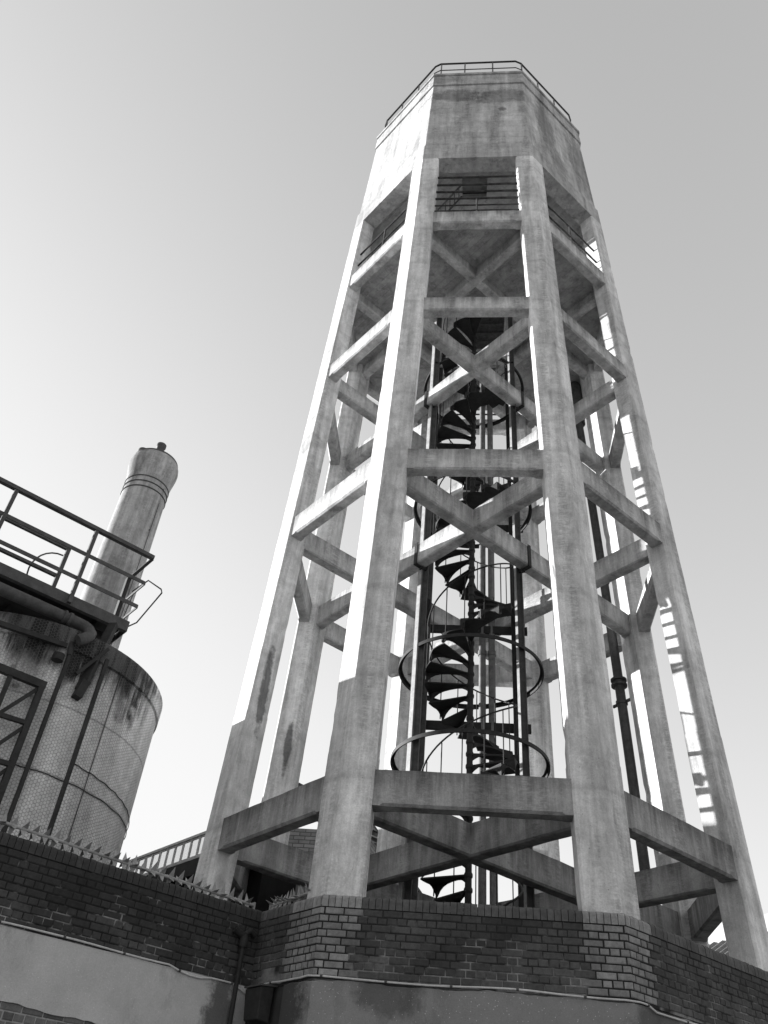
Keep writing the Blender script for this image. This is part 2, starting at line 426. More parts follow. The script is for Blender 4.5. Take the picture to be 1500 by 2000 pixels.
# ---- gallery railings between the legs, one per bay
for i in range(8):
    n1, n2 = ORD[i], ORD[(i+1) % 8]
    front = (n1, n2) == ('A', 'B')
    def gp(u, z, inset=.13):
        p, q = V(n1, z), V(n2, z); d = (q-p).normalized(); nr = (p+q)/2; nr = Vector((nr.x, nr.y, 0)).normalized()
        L = (q-p).length; return p+d*(wz(z)-.02+(L-2*wz(z)+.04)*u)-nr*inset
    mb = MB()
    for zr in ([.24, .47, .77, 1.08, 1.40, 1.75] if front else [.28, .55, 1.02]):
        mb.tube([gp(u/6, Z4+zr)+Vector((0, 0, random.uniform(-.008, .008))) for u in range(7)], (.026 if zr > .6 else .017) if front else .022, 8)
    r_ = part(mb, 'gallery_railing', 'rust_rail', tower)
    mb = MB(); top = .77 if front else 1.02
    mb.bar(gp(.5, Z4-.02), gp(.5, Z4+top), .035, .035); part(mb, 'railing_post', 'rust_rail', r_)

# ---- roof railing
zr0 = ZT3
def rp(i, u, z, r=2.93):
    a, b = V(ORD[i % 8], z, r), V(ORD[(i+1) % 8], z, r); return a+(b-a)*u
mb = MB()
for dz, rad in ((1.05, .026), (.62, .014), (.28, .014)):
    pts = []
    for i in range(9): pts.append(rp(i % 8, .04, zr0+dz)); pts.append(rp(i % 8, .96, zr0+dz))
    mb.tube(pts[:17], rad, 8, cap=False)
rrail = part(mb, 'roof_railing', 'steel', tower)
for i in range(8):
    for u in ((.05, .34, .68) if i == 0 else (.05, .35, .66)):
        mb = MB(); mb.bar(rp(i, u, zr0-.02), rp(i, u, zr0+1.04), .04, .014); part(mb, 'railing_post', 'steel', rrail)

# ------------------------------------------------------------------ spiral stair
ZB, ZTOP, PITCHZ, NT = 3.58, 17.6, 2.78, 14
rise = PITCHZ/NT
stair = thing('spiral_staircase', (0, 0, 3.6), 'dark cast iron spiral stair winding up round a pole at the centre of the tower', 'spiral stair')
mb = MB(); mb.tube([(0, 0, 3.55), (0, 0, ZTOP+1.0)], .048, 16)
z = ZB
while z < ZTOP: mb.lathe((0, 0), [(.058, z-.05), (.062, z-.035), (.062, z-.005), (.056, z+.012)], 16); z += rise
part(mb, 'centre_pole', 'steel', stair, smooth=True)
RTIP = .74
def tread_mesh():
    """one open cast tread at angle 0: wedge plate, hanging riser arched along its lower edge, tip lug"""
    mb = MB(); da = 2*pi/NT
    a0, a1 = -da*.58, da*.58
    def pl(r, a, z): return (r*cos(a), r*sin(a), z)
    n = 6; arc = [a0+(a1-a0)*k/n for k in range(n+1)]
    top = [pl(.05, a0*1.2, 0)]+[pl(RTIP, a, 0) for a in arc]+[pl(.05, a1*1.2, 0)]
    mb.loft([[(x, y, -.022) for x, y, _ in top], top])
    # riser under the edge nearer the tread below: curved lower outline
    prof = [(.045, .12), (.09, .085), (.15, .05), (.24, .034), (.36, .030), (.48, .036), (.57, .058), (.645, .10), (.70, .165), (RTIP, .19)]
    for aa, sc in ((a0+.02, 1.0),):
        d = Vector((cos(aa), sin(aa), 0)); nn = Vector((-sin(aa), cos(aa), 0))*.009
        t1 = [d*r-nn+Vector((0, 0, -.021)) for r, _ in prof]; b1 = [d*r-nn+Vector((0, 0, -h*sc)) for r, h in prof]
        t2 = [p+nn*2 for p in t1]; b2 = [p+nn*2 for p in b1]
        m_ = len(prof); vs = t1+b1+t2+b2; fs = []
        for k in range(m_-1):
            fs += [(k, k+1, m_+k+1, m_+k), (2*m_+k, 3*m_+k, 3*m_+k+1, 2*m_+k+1), (m_+k, m_+k+1, 3*m_+k+1, 3*m_+k), (k, 2*m_+k, 2*m_+k+1, k+1)]
        fs += [(0, m_, 3*m_, 2*m_), (m_-1, 3*m_-1, 4*m_-1, 2*m_-1)]
        mb.add(vs, fs)
    # curved outer string hanging from the rim, scalloped
    rim = []; n = 8
    vs = []; fs = []
    for k in range(n+1):
        f = k/n; a = a0+(a1-a0)*f; h = .022+.15*max(0, 1-f*3)**1.4
        vs += [pl(RTIP-.008, a, -.021), pl(RTIP-.008, a, -h), pl(RTIP+.006, a, -h), pl(RTIP+.006, a, -.021)]
    for k in range(n):
        for j in range(4): fs.append((k*4+j, k*4+(j+1) % 4, k*4+4+(j+1) % 4, k*4+4+j))
    fs += [(0, 1, 2, 3), (n*4, n*4+3, n*4+2, n*4+1)]
    mb.add(vs, fs)
    return mb
t0 = tread_mesh().build('tread', 'steel', None)
bal = MB(); bal.tube([(RTIP-.012, 0, -.17), (RTIP-.012, 0, .86)], .0095, 6)
b0 = bal.build('baluster', 'steel', None)
z = ZB; k = 0; first = True; hr = []
while z < ZTOP:
    a = 2*pi*(z-7.05)/PITCHZ
    t = t0 if first else t0.copy(); b = b0 if first else b0.copy()
    if not first: col.objects.link(t); col.objects.link(b)
    t.parent = stair; t.location = (0, 0, z-3.6); t.rotation_euler = (0, 0, a)
    b.parent = stair; b.location = (0, 0, z-3.6); b.rotation_euler = (0, 0, a-.17)
    hr.append((RTIP*cos(a-.17), RTIP*sin(a-.17), z+.87)); first = False; z += rise; k += 1
pts = []
for i in range(len(hr)*4-3):
    zz_ = hr[0][2]+rise*i/4; a = 2*pi*(zz_-.87-7.05)/PITCHZ-.17; pts.append((RTIP*cos(a), RTIP*sin(a), zz_))
mb = MB(); mb.tube(pts, .014, 8); part(mb, 'handrail', 'steel', stair, smooth=True)

# ------------------------------------------------------------------ steel frame round the stair
frame = thing('stair_frame', (0, 0, 3.6), 'four dark steel posts with round hoops and cross bars standing around the spiral stair', 'steel frame')
PX, PY = .785, .80
for sx in (-1, 1):
    for sy in (-1, 1):
        x, y = sx*PX, sy*PY; mb = MB()
        mb.box(x-.05, x-.038, y-.05, y+.05, 3.6, 17.45); mb.box(x+.038, x+.05, y-.05, y+.05, 3.6, 17.45)
        mb.box(x-.037, x+.037, y-.006, y+.006, 3.6, 17.45)
        part(mb, 'post', 'steel_grey' if (sx, sy) != (1, 1) else 'steel', frame)
M['sunlit_pale'] = metal('pale_sunlit_strip', .30, .6, .3)  # pale colour of strips added to stand in for sunlit post faces
for x, y, w_ in ((-.875, -.80, .085), (.725, -.80, .05)):
    mb = MB(); mb.bar((x-.0, y, 3.6), (x, y, 17.4), w_, .02, (.7071, .7071, 0)); part(mb, 'sunlit_strip', 'sunlit_pale', frame)
for z, r in ((6.94, 1.20), (8.54, 1.18), (12.08, 1.12), (15.54, 1.08)):
    mb = MB(); mb.hoop((0, 0), z, r, .018, .06); mb.hoop((0, 0), z+.030, r-.03, .045, .012)
    hp = part(mb, 'hoop', 'steel', frame, smooth=True)
    mb = MB()
    for sx in (-1, 1):
        for sy in (-1, 1):
            p = Vector((sx*(PX+.03), sy*(PY+.03), z)); q = p.normalized()*1
            q = Vector((p.x, p.y, 0)).normalized()*(r-.01); mb.bar(p, (q.x, q.y, z), .05, .02)
    part(mb, 'hoop_bracket', 'steel', hp)
for z, y in ((8.05, .90), (12.42, .90), (9.98, .90), (8.05, -3.0)):
    if y < 0: continue
    mb = MB(); mb.box(-1.03, 1.03, y-.008, y+.008, z-.075, z+.075)
    for zz_ in (z-.071, z+.071): mb.box(-1.03, 1.03, y+.0081, y+.055, zz_-.006, zz_+.006)
    part(mb, 'cross_bar', 'steel', frame)
for z, h, cx, cy in ((Z3, HB[Z3], .90, .93), (Z2, HB[Z2], .88, .98)):
    for sx in (-1, 1):
        for sy in (-1, 1):
            # strap wraps the diagonal cross beam and hangs the post from it
            px = sx*cx; base = R(z)-.36
            # beam line: |x|+|y| = k/ sqrt2 offset
            a_, b_ = V('B', z, base), V('E', z, base); dist = abs((a_.x+a_.y))   # x+y const on B-E
            py = sy*(dist-cx) if sy > 0 else -(dist-cx)
            c = Vector((px, py, z)); d = Vector((-sx*sy, 1, 0)).normalized() if True else None
            nrm = Vector((sx, sy, 0)).normalized(); al = Vector((-nrm.y, nrm.x, 0))
            mb = MB(); t = BT/2+.012
            for s in (-1, 1): mb.bar(c+nrm*t*s+Vector((0, 0, .03)), c+nrm*t*s+Vector((0, 0, -h-.025)), .016, .07, al)
            mb.bar(c-nrm*(t+.008)+Vector((0, 0, -h-.02)), c+nrm*(t+.008)+Vector((0, 0, -h-.02)), .07, .018)
            q = Vector((sx*PX, sy*PY, z-h-.05)); mb.bar(c+Vector((0, 0, -h-.04)), q, .06, .05)
            part(mb, 'strap', 'steel', frame)

for x, lb in ((.215, 'left of the twin grey riser pipes standing behind the spiral stair'), (.385, 'right of the twin grey riser pipes standing behind the spiral stair')):
    t = thing('riser_pipe', (x, .95, 3.6), lb, 'pipe', 'riser pipes behind the stair')
    mb = MB(); mb.tube([(x, .95, 3.55), (x, .95, 17.6)], .062, 20); part(mb, 'pipe', 'riser', t, smooth=True)
    for z in (6.9, 9.5, 13.2, 16.2):
        mb = MB(); mb.lathe((x, .95), [(.063, z-.05), (.078, z-.045), (.078, z+.045), (.063, z+.05)], 20); part(mb, 'pipe_collar', 'riser', t, smooth=True)

dp = thing('outlet_pipe', (2.78, 1.62, 3.6), 'thick dark iron pipe rising beside the right hand legs up to the tank', 'pipe')
def dpp(z): f = max(0, (z-4)/(17.3-4)); return Vector((2.78-.34*f**1.6, 1.62-.12*f, z))
mb = MB(); mb.tube([dpp(3.6+k*.5) for k in range(28)], .085, 20); part(mb, 'pipe', 'pipe', dp, smooth=True)
for z in (4.9, 9.35, 16.2):
    p = dpp(z); mb = MB(); mb.lathe((p.x, p.y), [(.09, z-.075), (.145, z-.07), (.145, z-.035), (.1, z-.03), (.1, z+.03), (.145, z+.035), (.145, z+.07), (.09, z+.075)], 20)
    part(mb, 'flange', 'pipe', dp, smooth=True)
for z in (8.95, 11.6, 14.9):
    p = dpp(z); c = V('H', z, R(z)-.35); mb = MB()
    mb.lathe((p.x, p.y), [(.088, z-.03), (.105, z-.03), (.105, z+.03), (.088, z+.03)], 20)
    d = (c-p).normalized(); mb.bar(p-d*.2, c, .03, .05); part(mb, 'bracket', 'pipe', dp)
mb = MB(); p = dpp(16.9); mb.lathe((p.x, p.y), [(.09, 16.3), (.2, 16.45), (.2, 17.3), (.15, 17.5)], 20); part(mb, 'valve_box', 'pipe', dp, smooth=True)

# ------------------------------------------------------------------ brick walls
M['brick'] = attr_mat('old_brick', 26, .85, .35)
M['mortar'] = attr_mat('old_mortar', 40, .95, .3)
M['render_tower'] = render_mat('pebbly_cement_render', .23, 2.4, stains=[((-1.75, -3.1, 2.9), (.35, .45, .75), .3), ((-.75, -3.5, 3.22), (.3, .3, .22), .55), ((1.75, -3.3, 3.1), (.35, .35, .4), .5), ((.2, -3.5, 2.7), (.5, .3, .25), .7)])
M['render_wall'] = render_mat('smooth_grey_render', .45, 1.35, stains=[((-2.42, -3.0, 2.7), (.16, .16, .85), .28)])
M['conduit'] = metal('pale_conduit', .5, .5, .2)
PB, PH, PW = .067, .89, .19   # course height, scale, stretcher pitch
def path_point(path, s):
    acc = 0
    for a, b in zip(path[:-1], path[1:]):
        L = (b-a).length
        if s <= acc+L or b is path[-1]: return a+(b-a)*((s-acc)/L)
        acc += L
def path_len(path): return sum((b-a).length for a, b in zip(path[:-1], path[1:]))
def corners(path):
    o = []; acc = 0
    for a, b in zip(path[:-2], path[1:-1]): acc += (b-a).length; o.append(acc)
    return o
def path_normal(path, s):
    acc = 0
    for a, b in zip(path[:-1], path[1:]):
        L = (b-a).length
        if s <= acc+L+1e-9 or b is path[-1]:
            d = (b-a).normalized(); return Vector((d.y, -d.x, 0))
        acc += L
def off_point(path, s, d):
    """point at arc length s pushed out by d (mitred at corners)"""
    p = path_point(path, s)
    for c in corners(path):
        if abs(s-c) < 1e-6:
            n1, n2 = path_normal(path, c-1e-4), path_normal(path, c+1e-4); n = (n1+n2).normalized()
            return p+n*d/n.dot(n1)
    return p+path_normal(path, s)*d
def bricks(path, z0, rows, tone, mb, mo=.0045, proud=.009, mask=None, mof=None):
    L = path_len(path); cs = corners(path)
    for r in range(rows):
        z = z0+r*PB; st = (r % 2 == 0); wdt = PW if st else PW/2; s = -(PW*.25 if st else 0)+random.uniform(-.008, .008)
        if not st and False: s -= PW/4
        while s < L:
            w_ = wdt
            if random.random() < .06: w_ = PW/2 if st else PW
            mo = mof(s+w_/2, z) if mof else .0048
            a, b = max(s, 0)+mo*random.uniform(.7, 1.3), min(s+w_, L)-mo*random.uniform(.7, 1.3); s += w_
            if b-a < .015: continue
            if mask and not mask((a+b)/2, z): continue
            t = tone((a+b)/2, z+PB/2)
            ss = [a]+[c for c in cs if a+.003 < c < b-.003]+[b]; pr = proud+random.uniform(-.004, .004)
            za, zb = z+mo+random.uniform(-.0015, .0015), z+PB-mo+random.uniform(-.0015, .0015); c_ = .007
            base, frnt = [], []
            for i, q in enumerate(ss):
                qi = q+(c_ if i == 0 else -c_ if i == len(ss)-1 else 0)
                base.append((off_point(path, q, -.02), za, zb)); frnt.append((off_point(path, qi, pr), za+c_, zb-c_))
            # mid ring for chamfer
            mid = [(off_point(path, q, pr-.004), za, zb) for q in ss]
            n = len(ss); vs = []
            for lay in (base, mid, frnt):
                for (p, a1, b1) in lay: vs += [(p.x, p.y, a1), (p.x, p.y, b1)]
            fs = []
            for L0 in (0, 1):
                o, o2 = L0*2*n, (L0+1)*2*n
                for i in range(n-1):
                    fs += [(o+2*i, o+2*i+2, o2+2*i+2, o2+2*i), (o+2*i+1, o2+2*i+1, o2+2*i+3, o+2*i+3)]
                fs += [(o, o2, o2+1, o+1), (o+2*n-2, o+2*n-1, o2+2*n-1, o2+2*n-2)]
            o = 4*n
            for i in range(n-1): fs.append((o+2*i, o+2*i+2, o+2*i+3, o+2*i+1))
            mb.add(vs, fs, t)
def mortar(path, z0, z1, tone, mb, d=.003):
    L = path_len(path); cs = corners(path); ns = int(L/.03); ss = sorted(set([L*i/ns for i in range(ns+1)]+cs)); nz = max(2, int((z1-z0)/.03))
    vs = []; ts = []
    for s in ss:
        p = off_point(path, s, d)
        for k in range(nz+1): z = z0+(z1-z0)*k/nz; vs.append((p.x, p.y, z)); ts.append(tone(s, z))
    fs = [(i*(nz+1)+k, (i+1)*(nz+1)+k, (i+1)*(nz+1)+k+1, i*(nz+1)+k+1) for i in range(len(ss)-1) for k in range(nz)]
    o = len(mb.v); mb.add(vs, fs, .1); mb.t[o:] = ts
def coping(path, z0, tone, mb, wd=.0665, h=.115, proud=.014, depth=.2):
    L = path_len(path); cs = corners(path); n = int(L/wd); cnt = [0]
    # place each header on edge, snapped so that a joint falls on each corner
    bounds = [0]+cs+[L]
    for a, b in zip(bounds[:-1], bounds[1:]):
        k = max(1, round((b-a)/wd)); st = (b-a)/k
        for i in range(k):
            s0, s1 = a+i*st+.003, a+(i+1)*st-.003
            e = 1e-4; nr = path_normal(path, (s0+s1)/2); p0, p1 = path_point(path, s0), path_point(path, s1)
            pr = proud+random.uniform(-.003, .003); hh = h+random.uniform(-.004, .003); R_ = .045
            prof = [(-depth, 0), (pr, 0), (pr, hh-R_)]+[(pr-R_+R_*cos(x), hh-R_+R_*sin(x)) for x in (.3, .65, 1.0, 1.3, 1.57)]+[(-depth, hh)]
            t = tone((s0+s1)/2, z0)*random.uniform(.85, 1.12)
            r0 = [(p0.x+nr.x*d, p0.y+nr.y*d, z0+zz_) for d, zz_ in prof]; r1 = [(p1.x+nr.x*d, p1.y+nr.y*d, z0+zz_) for d, zz_ in prof]
            o = len(mb.v); mb.loft([r0, r1]); mb.t[o:] = [t]*(len(mb.v)-o)
    return
RP = 3.80
ZJ = 3.285; ROWS = 9; ZC = ZJ+ROWS*PB
def P2(v): return Vector((v.x, v.y, 0))
conc = Vector((-2.20, -2.76, 0))
pathT = [P2(V('C', 0, RP)), P2(V('A', 0, RP)), P2(V('B', 0, RP)), P2(V('D', 0, RP)), P2(V('H', 0, RP))]
# the left boundary wall runs off at a right angle from the concave corner
wdir = Vector((-.7071, -.7071, 0))
# start of the visible plinth path at the concave corner (on the C-A side)
cA = pathT[1]; dirCA = (cA-pathT[0]).normalized(); conc = pathT[0]+dirCA*((conc-pathT[0]).dot(dirCA))
pathP = [conc]+pathT[1:]
sA = (pathP[1]-pathP[0]).length; sB = sA+(pathP[2]-pathP[1]).length; sD = sB+(pathP[3]-pathP[2]).length
def pale_pier(s, z):  # paler rebuilt brick piers at the front corners
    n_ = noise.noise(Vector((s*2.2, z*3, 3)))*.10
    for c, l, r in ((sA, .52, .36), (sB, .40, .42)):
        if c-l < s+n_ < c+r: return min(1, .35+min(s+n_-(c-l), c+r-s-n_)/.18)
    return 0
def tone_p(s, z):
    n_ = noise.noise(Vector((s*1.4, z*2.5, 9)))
    if pale_pier(s, z): return (.06+pale_pier(s, z)*random.uniform(.11, .20))*(1+.3*n_)
    low = max(0, 1-(z-ZJ)/.28)
    return max(.025, random.uniform(.045, .066)*(1+.7*n_)+low*random.uniform(0, .035))
def mort_p(s, z):
    if pale_pier(s, z): return .02
    n_ = noise.noise(Vector((s*5, z*7, 1)))+.5*noise.noise(Vector((s*17, z*17, 1)))
    low = 1-(z-ZJ)/(ROWS*PB)
    return .022+.19*max(0, min(1, (n_+low*.8-.40)*1.8))
M['dark_fill'] = flat_mat('shade_dark_cement', .05)  # colour lowered so the plinth interior looks shaded and bounces little light
plinth = thing('brick_plinth', (0, 0, 0), 'octagonal brick base wall with paler corner bricks under the water tower legs', 'wall')
mb = MB(); bricks(pathP, ZJ, ROWS, tone_p, mb, mask=lambda s, z: not (abs(s-.36) < .13 and z < ZJ+.12), mof=lambda s, z: .0062 if pale_pier(s, z) else .0048); part(mb, 'brickwork', 'brick', plinth, tones=True)
mb = MB(); mortar(pathP, ZJ-.02, ZC+.02, mort_p, mb); part(mb, 'mortar_bed', 'mortar', plinth, tones=True)
mb = MB(); coping(pathP, ZC+.004, lambda s, z: (.26 if pale_pier(s, z) else .09), mb); part(mb, 'coping', 'brick', plinth, tones=True)
# backing mass and floor inside
mb = MB(); pl = [V(n, 0, RP-.03) for n in ORD]; mb.prism([(p.x, p.y) for p in pl], 0, 3.25)
part(mb, 'base_slab', 'dark_fill', plinth)
mb = MB()
for i in range(8):
    a, b = V(ORD[i], 0, RP-.022), V(ORD[(i+1) % 8], 0, RP-.022); ai, bi = V(ORD[i], 0, RP-.24), V(ORD[(i+1) % 8], 0, RP-.24)
    vis = ORD[i] in 'ABDC'
    mb.loft([[(a.x, a.y, 3.252), (b.x, b.y, 3.252), (bi.x, bi.y, 3.252), (ai.x, ai.y, 3.252)], [(a.x, a.y, ZC+.002), (b.x, b.y, ZC+.002), (bi.x, bi.y, ZC+.002), (ai.x, ai.y, ZC+.002)]])
part(mb, 'wall_core', 'render_tower', plinth)
# render below the bricks, ragged top edge, slightly proud
def render_sheet(path, ztop, zbot, mat, parent, proud=.016, name='cement_render', s0=0, s1=None):
    L = s1 or path_len(path); cs = corners(path); ns = int((L-s0)/.04); ss = sorted(set([s0+(L-s0)*i/ns for i in range(ns+1)]+[c for c in cs if s0 < c < L]))
    vs = []; fs = []
    for s in ss:
        f, b = off_point(path, s, proud), off_point(path, s, -.02); zt, zb = ztop(s), zbot(s)
        f2 = off_point(path, s, proud-.008)
        vs += [(f.x, f.y, zb), (f.x, f.y, zt-.012), (f2.x, f2.y, zt), (b.x, b.y, zt), (b.x, b.y, zb)]
    n = len(ss)
    for i in range(n-1):
        for k in range(5): fs.append((i*5+k, i*5+(k+1) % 5, (i+1)*5+(k+1) % 5, (i+1)*5+k))
    fs += [(0, 1, 2, 3, 4), tuple((n-1)*5+k for k in (4, 3, 2, 1, 0))]
    mb = MB(); mb.add(vs, fs); return part(mb, name, mat, parent)
nz = lambda s, f, a: noise.noise(Vector((s*f, 4.2, 1.7)))*a
render_sheet(pathP, lambda s: ZJ-.035+nz(s, 3, .02)+nz(s, 11, .012), lambda s: 0, 'render_tower', plinth, s0=.62)

# left boundary wall
bw_ = thing('boundary_wall', (-3, -3.6, 0), 'long dark stained brick wall with rendered lower part running off to the left', 'wall')
WL = 9.0
pathW = [conc+wdir*WL, conc]
def tone_w(s, z):
    n_ = noise.noise(Vector((s*1.5, z*3, 5)))
    v = random.uniform(.026, .040)*(1+.6*n_)
    if z < ZJ+.25: v *= random.uniform(1.2, 1.7)
    return v
def mort_w(s, z):
    n_ = noise.noise(Vector((s*4, z*8, 11)))+.6*noise.noise(Vector((s*21, z*21, 1)))
    low = max(0, 1-(z-ZJ)/.35)
    return .016+.24*max(0, min(1, (n_+low*.5-.36)*2.2))
mb = MB(); bricks(pathW, ZJ, ROWS, tone_w, mb, mo=.0055); part(mb, 'brickwork', 'brick', bw_, tones=True)
mb = MB(); mortar(pathW, ZJ-.02, ZC+.02, mort_w, mb); part(mb, 'mortar_bed', 'mortar', bw_, tones=True)
mb = MB(); coping(pathW, ZC+.004, lambda s, z: .045, mb); part(mb, 'coping', 'brick', bw_, tones=True)
mb = MB(); bricks(pathW, ZJ-13*PB, 8, lambda s, z: random.uniform(.08, .16), mb); part(mb, 'lower_brickwork', 'brick', bw_, tones=True)
mb = MB(); mortar(pathW, ZJ-13*PB, ZJ-4*PB, lambda s, z: .3, mb); part(mb, 'lower_mortar_bed', 'mortar', bw_, tones=True)
def zlow(s):   # ragged lower edge of the render: old bricks show below it
    x = WL-s     # distance from the concave corner
    base = 2.735-.05*max(0, 1.6-x) if x > .9 else 2.2
    return base+nz(s, 2.3, .05)+nz(s, 9, .018)
render_sheet(pathW, lambda s: ZJ-.004+nz(s, 3, .008), zlow, 'render_wall', bw_, proud=.02)
nW = Vector((.7071, -.7071, 0))
mb = MB(); a = conc+wdir*WL; b = conc+wdir*.0
for z0_, z1_ in ((0, ZC+.001),):
    mb.loft([[(q.x, q.y, z0_) for q in (a-nW*.021, b-nW*.021, b-nW*.22, a-nW*.22)], [(q.x, q.y, z1_) for q in (a-nW*.021, b-nW*.021, b-nW*.22, a-nW*.22)]])
part(mb, 'wall_core', 'render_tower', bw_)
# hole knocked through the plinth near the corner, hollow box under it
hp_ = off_point(pathP, .33, 0)

# conduit along the top of the render
pts = []
sW = 0
while sW < WL-.12:
    p = off_point(pathW, sW, .034); x = WL-sW
    pts.append((p.x, p.y, ZJ+.008+nz(sW, 1.2, .018)-(.03 if x < .9 else .0)-(.02 if .5 < x < .8 else 0))); sW += .12
pq = off_point(pathW, WL-.05, .045); pts.append((pq.x, pq.y, ZJ-.075))
for s in (.10, .2, .3, .42, .55, .7, .9): p = off_point(pathP, s, .035); pts.append((p.x, p.y, ZJ+[-.09, -.05, .0, .005, -.002, .0, .0][[.10, .2, .3, .42, .55, .7, .9].index(s)]-.01))
L_ = path_len(pathP); s = 1.02
while s < L_:
    p = off_point(pathP, s, .034); pts.append((p.x, p.y, ZJ-.012+nz(s, 1.5, .022)-(.04 if s > sB+.25 else 0))); s += .12
cable = thing('wall_conduit', (-2, -3, 3.3), 'thin pale cable conduit clipped along the joint between bricks and render', 'conduit')
mb = MB(); mb.tube(pts, .0085, 8); part(mb, 'conduit', 'conduit', cable, smooth=True)
mb = MB()
for i in range(3, len(pts), 5):
    a, b = Vector(pts[i-1]), Vector(pts[i]); d = (b-a).normalized(); mb.tube([b-d*.012, b+d*.012], .0125, 8)
part(mb, 'clip', 'steel_grey', cable)

# dark drain pipe near the corner on the left wall
def wp(x, z, d=0): p = conc+wdir*x+nW*d; return Vector((p.x, p.y, z))
dr = thing('drain_pipe', wp(.2, 0), 'thin dark vertical pipe with a clamp near the inner corner of the walls', 'pipe')
mb = MB(); mb.tube([wp(.20, 0, .06), wp(.20, 3.72, .06)], .024, 12); part(mb, 'pipe', 'steel', dr, smooth=True)
mb = MB(); mb.tube([wp(.07, 3.74, .05), wp(.14, 3.77, .06), wp(.20, 3.72, .06)], .03, 10); mb.tube([wp(.2, 3.70, .06), wp(.32, 3.75, .05)], .034, 10)
mb.lathe((wp(.2, 0, .06).x, wp(.2, 0, .06).y), [(.035, 3.6), (.045, 3.62), (.045, 3.7), (.03, 3.72)], 12)
part(mb, 'pipe_head', 'steel', dr, smooth=True)
bxo = thing('wall_box', tuple(off_point(pathP, .33, .05)), 'dark rusty metal box fixed under the hole in the plinth wall by the corner', 'box')
mb = MB(); nP = path_normal(pathP, .3); tP = (pathP[1]-pathP[0]).normalized()
c0 = off_point(pathP, .33, .02)
def bxp(s, d, z): q = c0+tP*s+nP*d; return (q.x, q.y, z)
mb.loft([[bxp(-.13, 0, 2.93), bxp(.13, 0, 2.93), bxp(.12, .13, 2.95), bxp(-.12, .13, 2.95)], [bxp(-.14, 0, 3.24), bxp(.14, 0, 3.24), bxp(.14, .15, 3.22), bxp(-.14, .15, 3.22)]])
part(mb, 'casing', 'steel', bxo, bevel=.01)
mb = MB(); mb.loft([[bxp(-.15, -.03, 3.241), bxp(.15, -.03, 3.241), bxp(.15, .16, 3.226), bxp(-.15, .16, 3.226)], [bxp(-.15, -.03, 3.256), bxp(.15, -.03, 3.256), bxp(.15, .16, 3.241), bxp(-.15, .16, 3.241)]])
part(mb, 'lid', 'steel_grey', bxo)

# ------------------------------------------------------------------ rotating spike barriers on the wall tops
M['galv'] = metal('dull_galvanised_steel', .30, .5, .3)
def spikes(p0, p1, label, npost, step=.105):
    p0 = Vector(p0); p1 = Vector(p1); d = (p1-p0).normalized(); L = (p1-p0).length
    t = thing('spike_barrier', tuple(p0), label, 'spiked bar', 'spiked bars on the wall tops')
    mb = MB(); mb.tube([p0, p1], .017, 10)
    s = .03
    while s < L-.03: mb.tube([p0+d*(s-.013), p0+d*(s+.013)], .0215, 10); s += step
    part(mb, 'tube', 'galv', t, smooth=True)
    x = Vector((0, 0, 1)); x = (x-d*x.dot(d)).normalized(); y = d.cross(x)
    s = .04; k = 0
    while s < L-.03:
        mb = MB(); ph = random.uniform(0, 2*pi) if k % 3 == 0 else ph+random.uniform(-.15, .4)
        c = p0+d*s
        for j in range(4):
            a = ph+j*pi/2; o = x*cos(a)+y*sin(a); sd = d
            b_ = c+o*.012; tip = c+o*random.uniform(.105, .125); th = o.cross(d)*.0022
            mb.add([b_-sd*.03-th, b_+sd*.03-th, tip-th*.3, b_-sd*.03+th, b_+sd*.03+th, tip+th*.3], [(0, 1, 2), (3, 5, 4), (0, 3, 4, 1), (1, 4, 5, 2), (2, 5, 3, 0)])
        part(mb, 'spike_star', 'galv', t); s += step; k += 1
    for i in range(npost):
        f = i/(npost-1) if npost > 1 else 1
        q = p0+(p1-p0)*f; mb = MB(); mb.bar((q.x, q.y, ZC+.09), (q.x, q.y, q.z+.03), .035, .02, d); part(mb, 'post', 'galv', t)
    return t
zt_ = ZC+.12
spikes(wp(4.6, zt_+.13, -.09), wp(.06, zt_+.05, -.09), 'long spiked anti climb bar along the top of the left boundary wall', 4)
pe = off_point(pathP, .78, -.09); ps = off_point(pathP, .02, -.09)
spikes((ps.x, ps.y, zt_+.06), (pe.x, pe.y, zt_+.085), 'short spiked bar between the wall corner and the front left tower leg', 2, .075)
mb = MB(); mb.tube([(pe.x, pe.y, ZC+.09), (pe.x, pe.y, ZC+.38)], [.028, .006], 8)

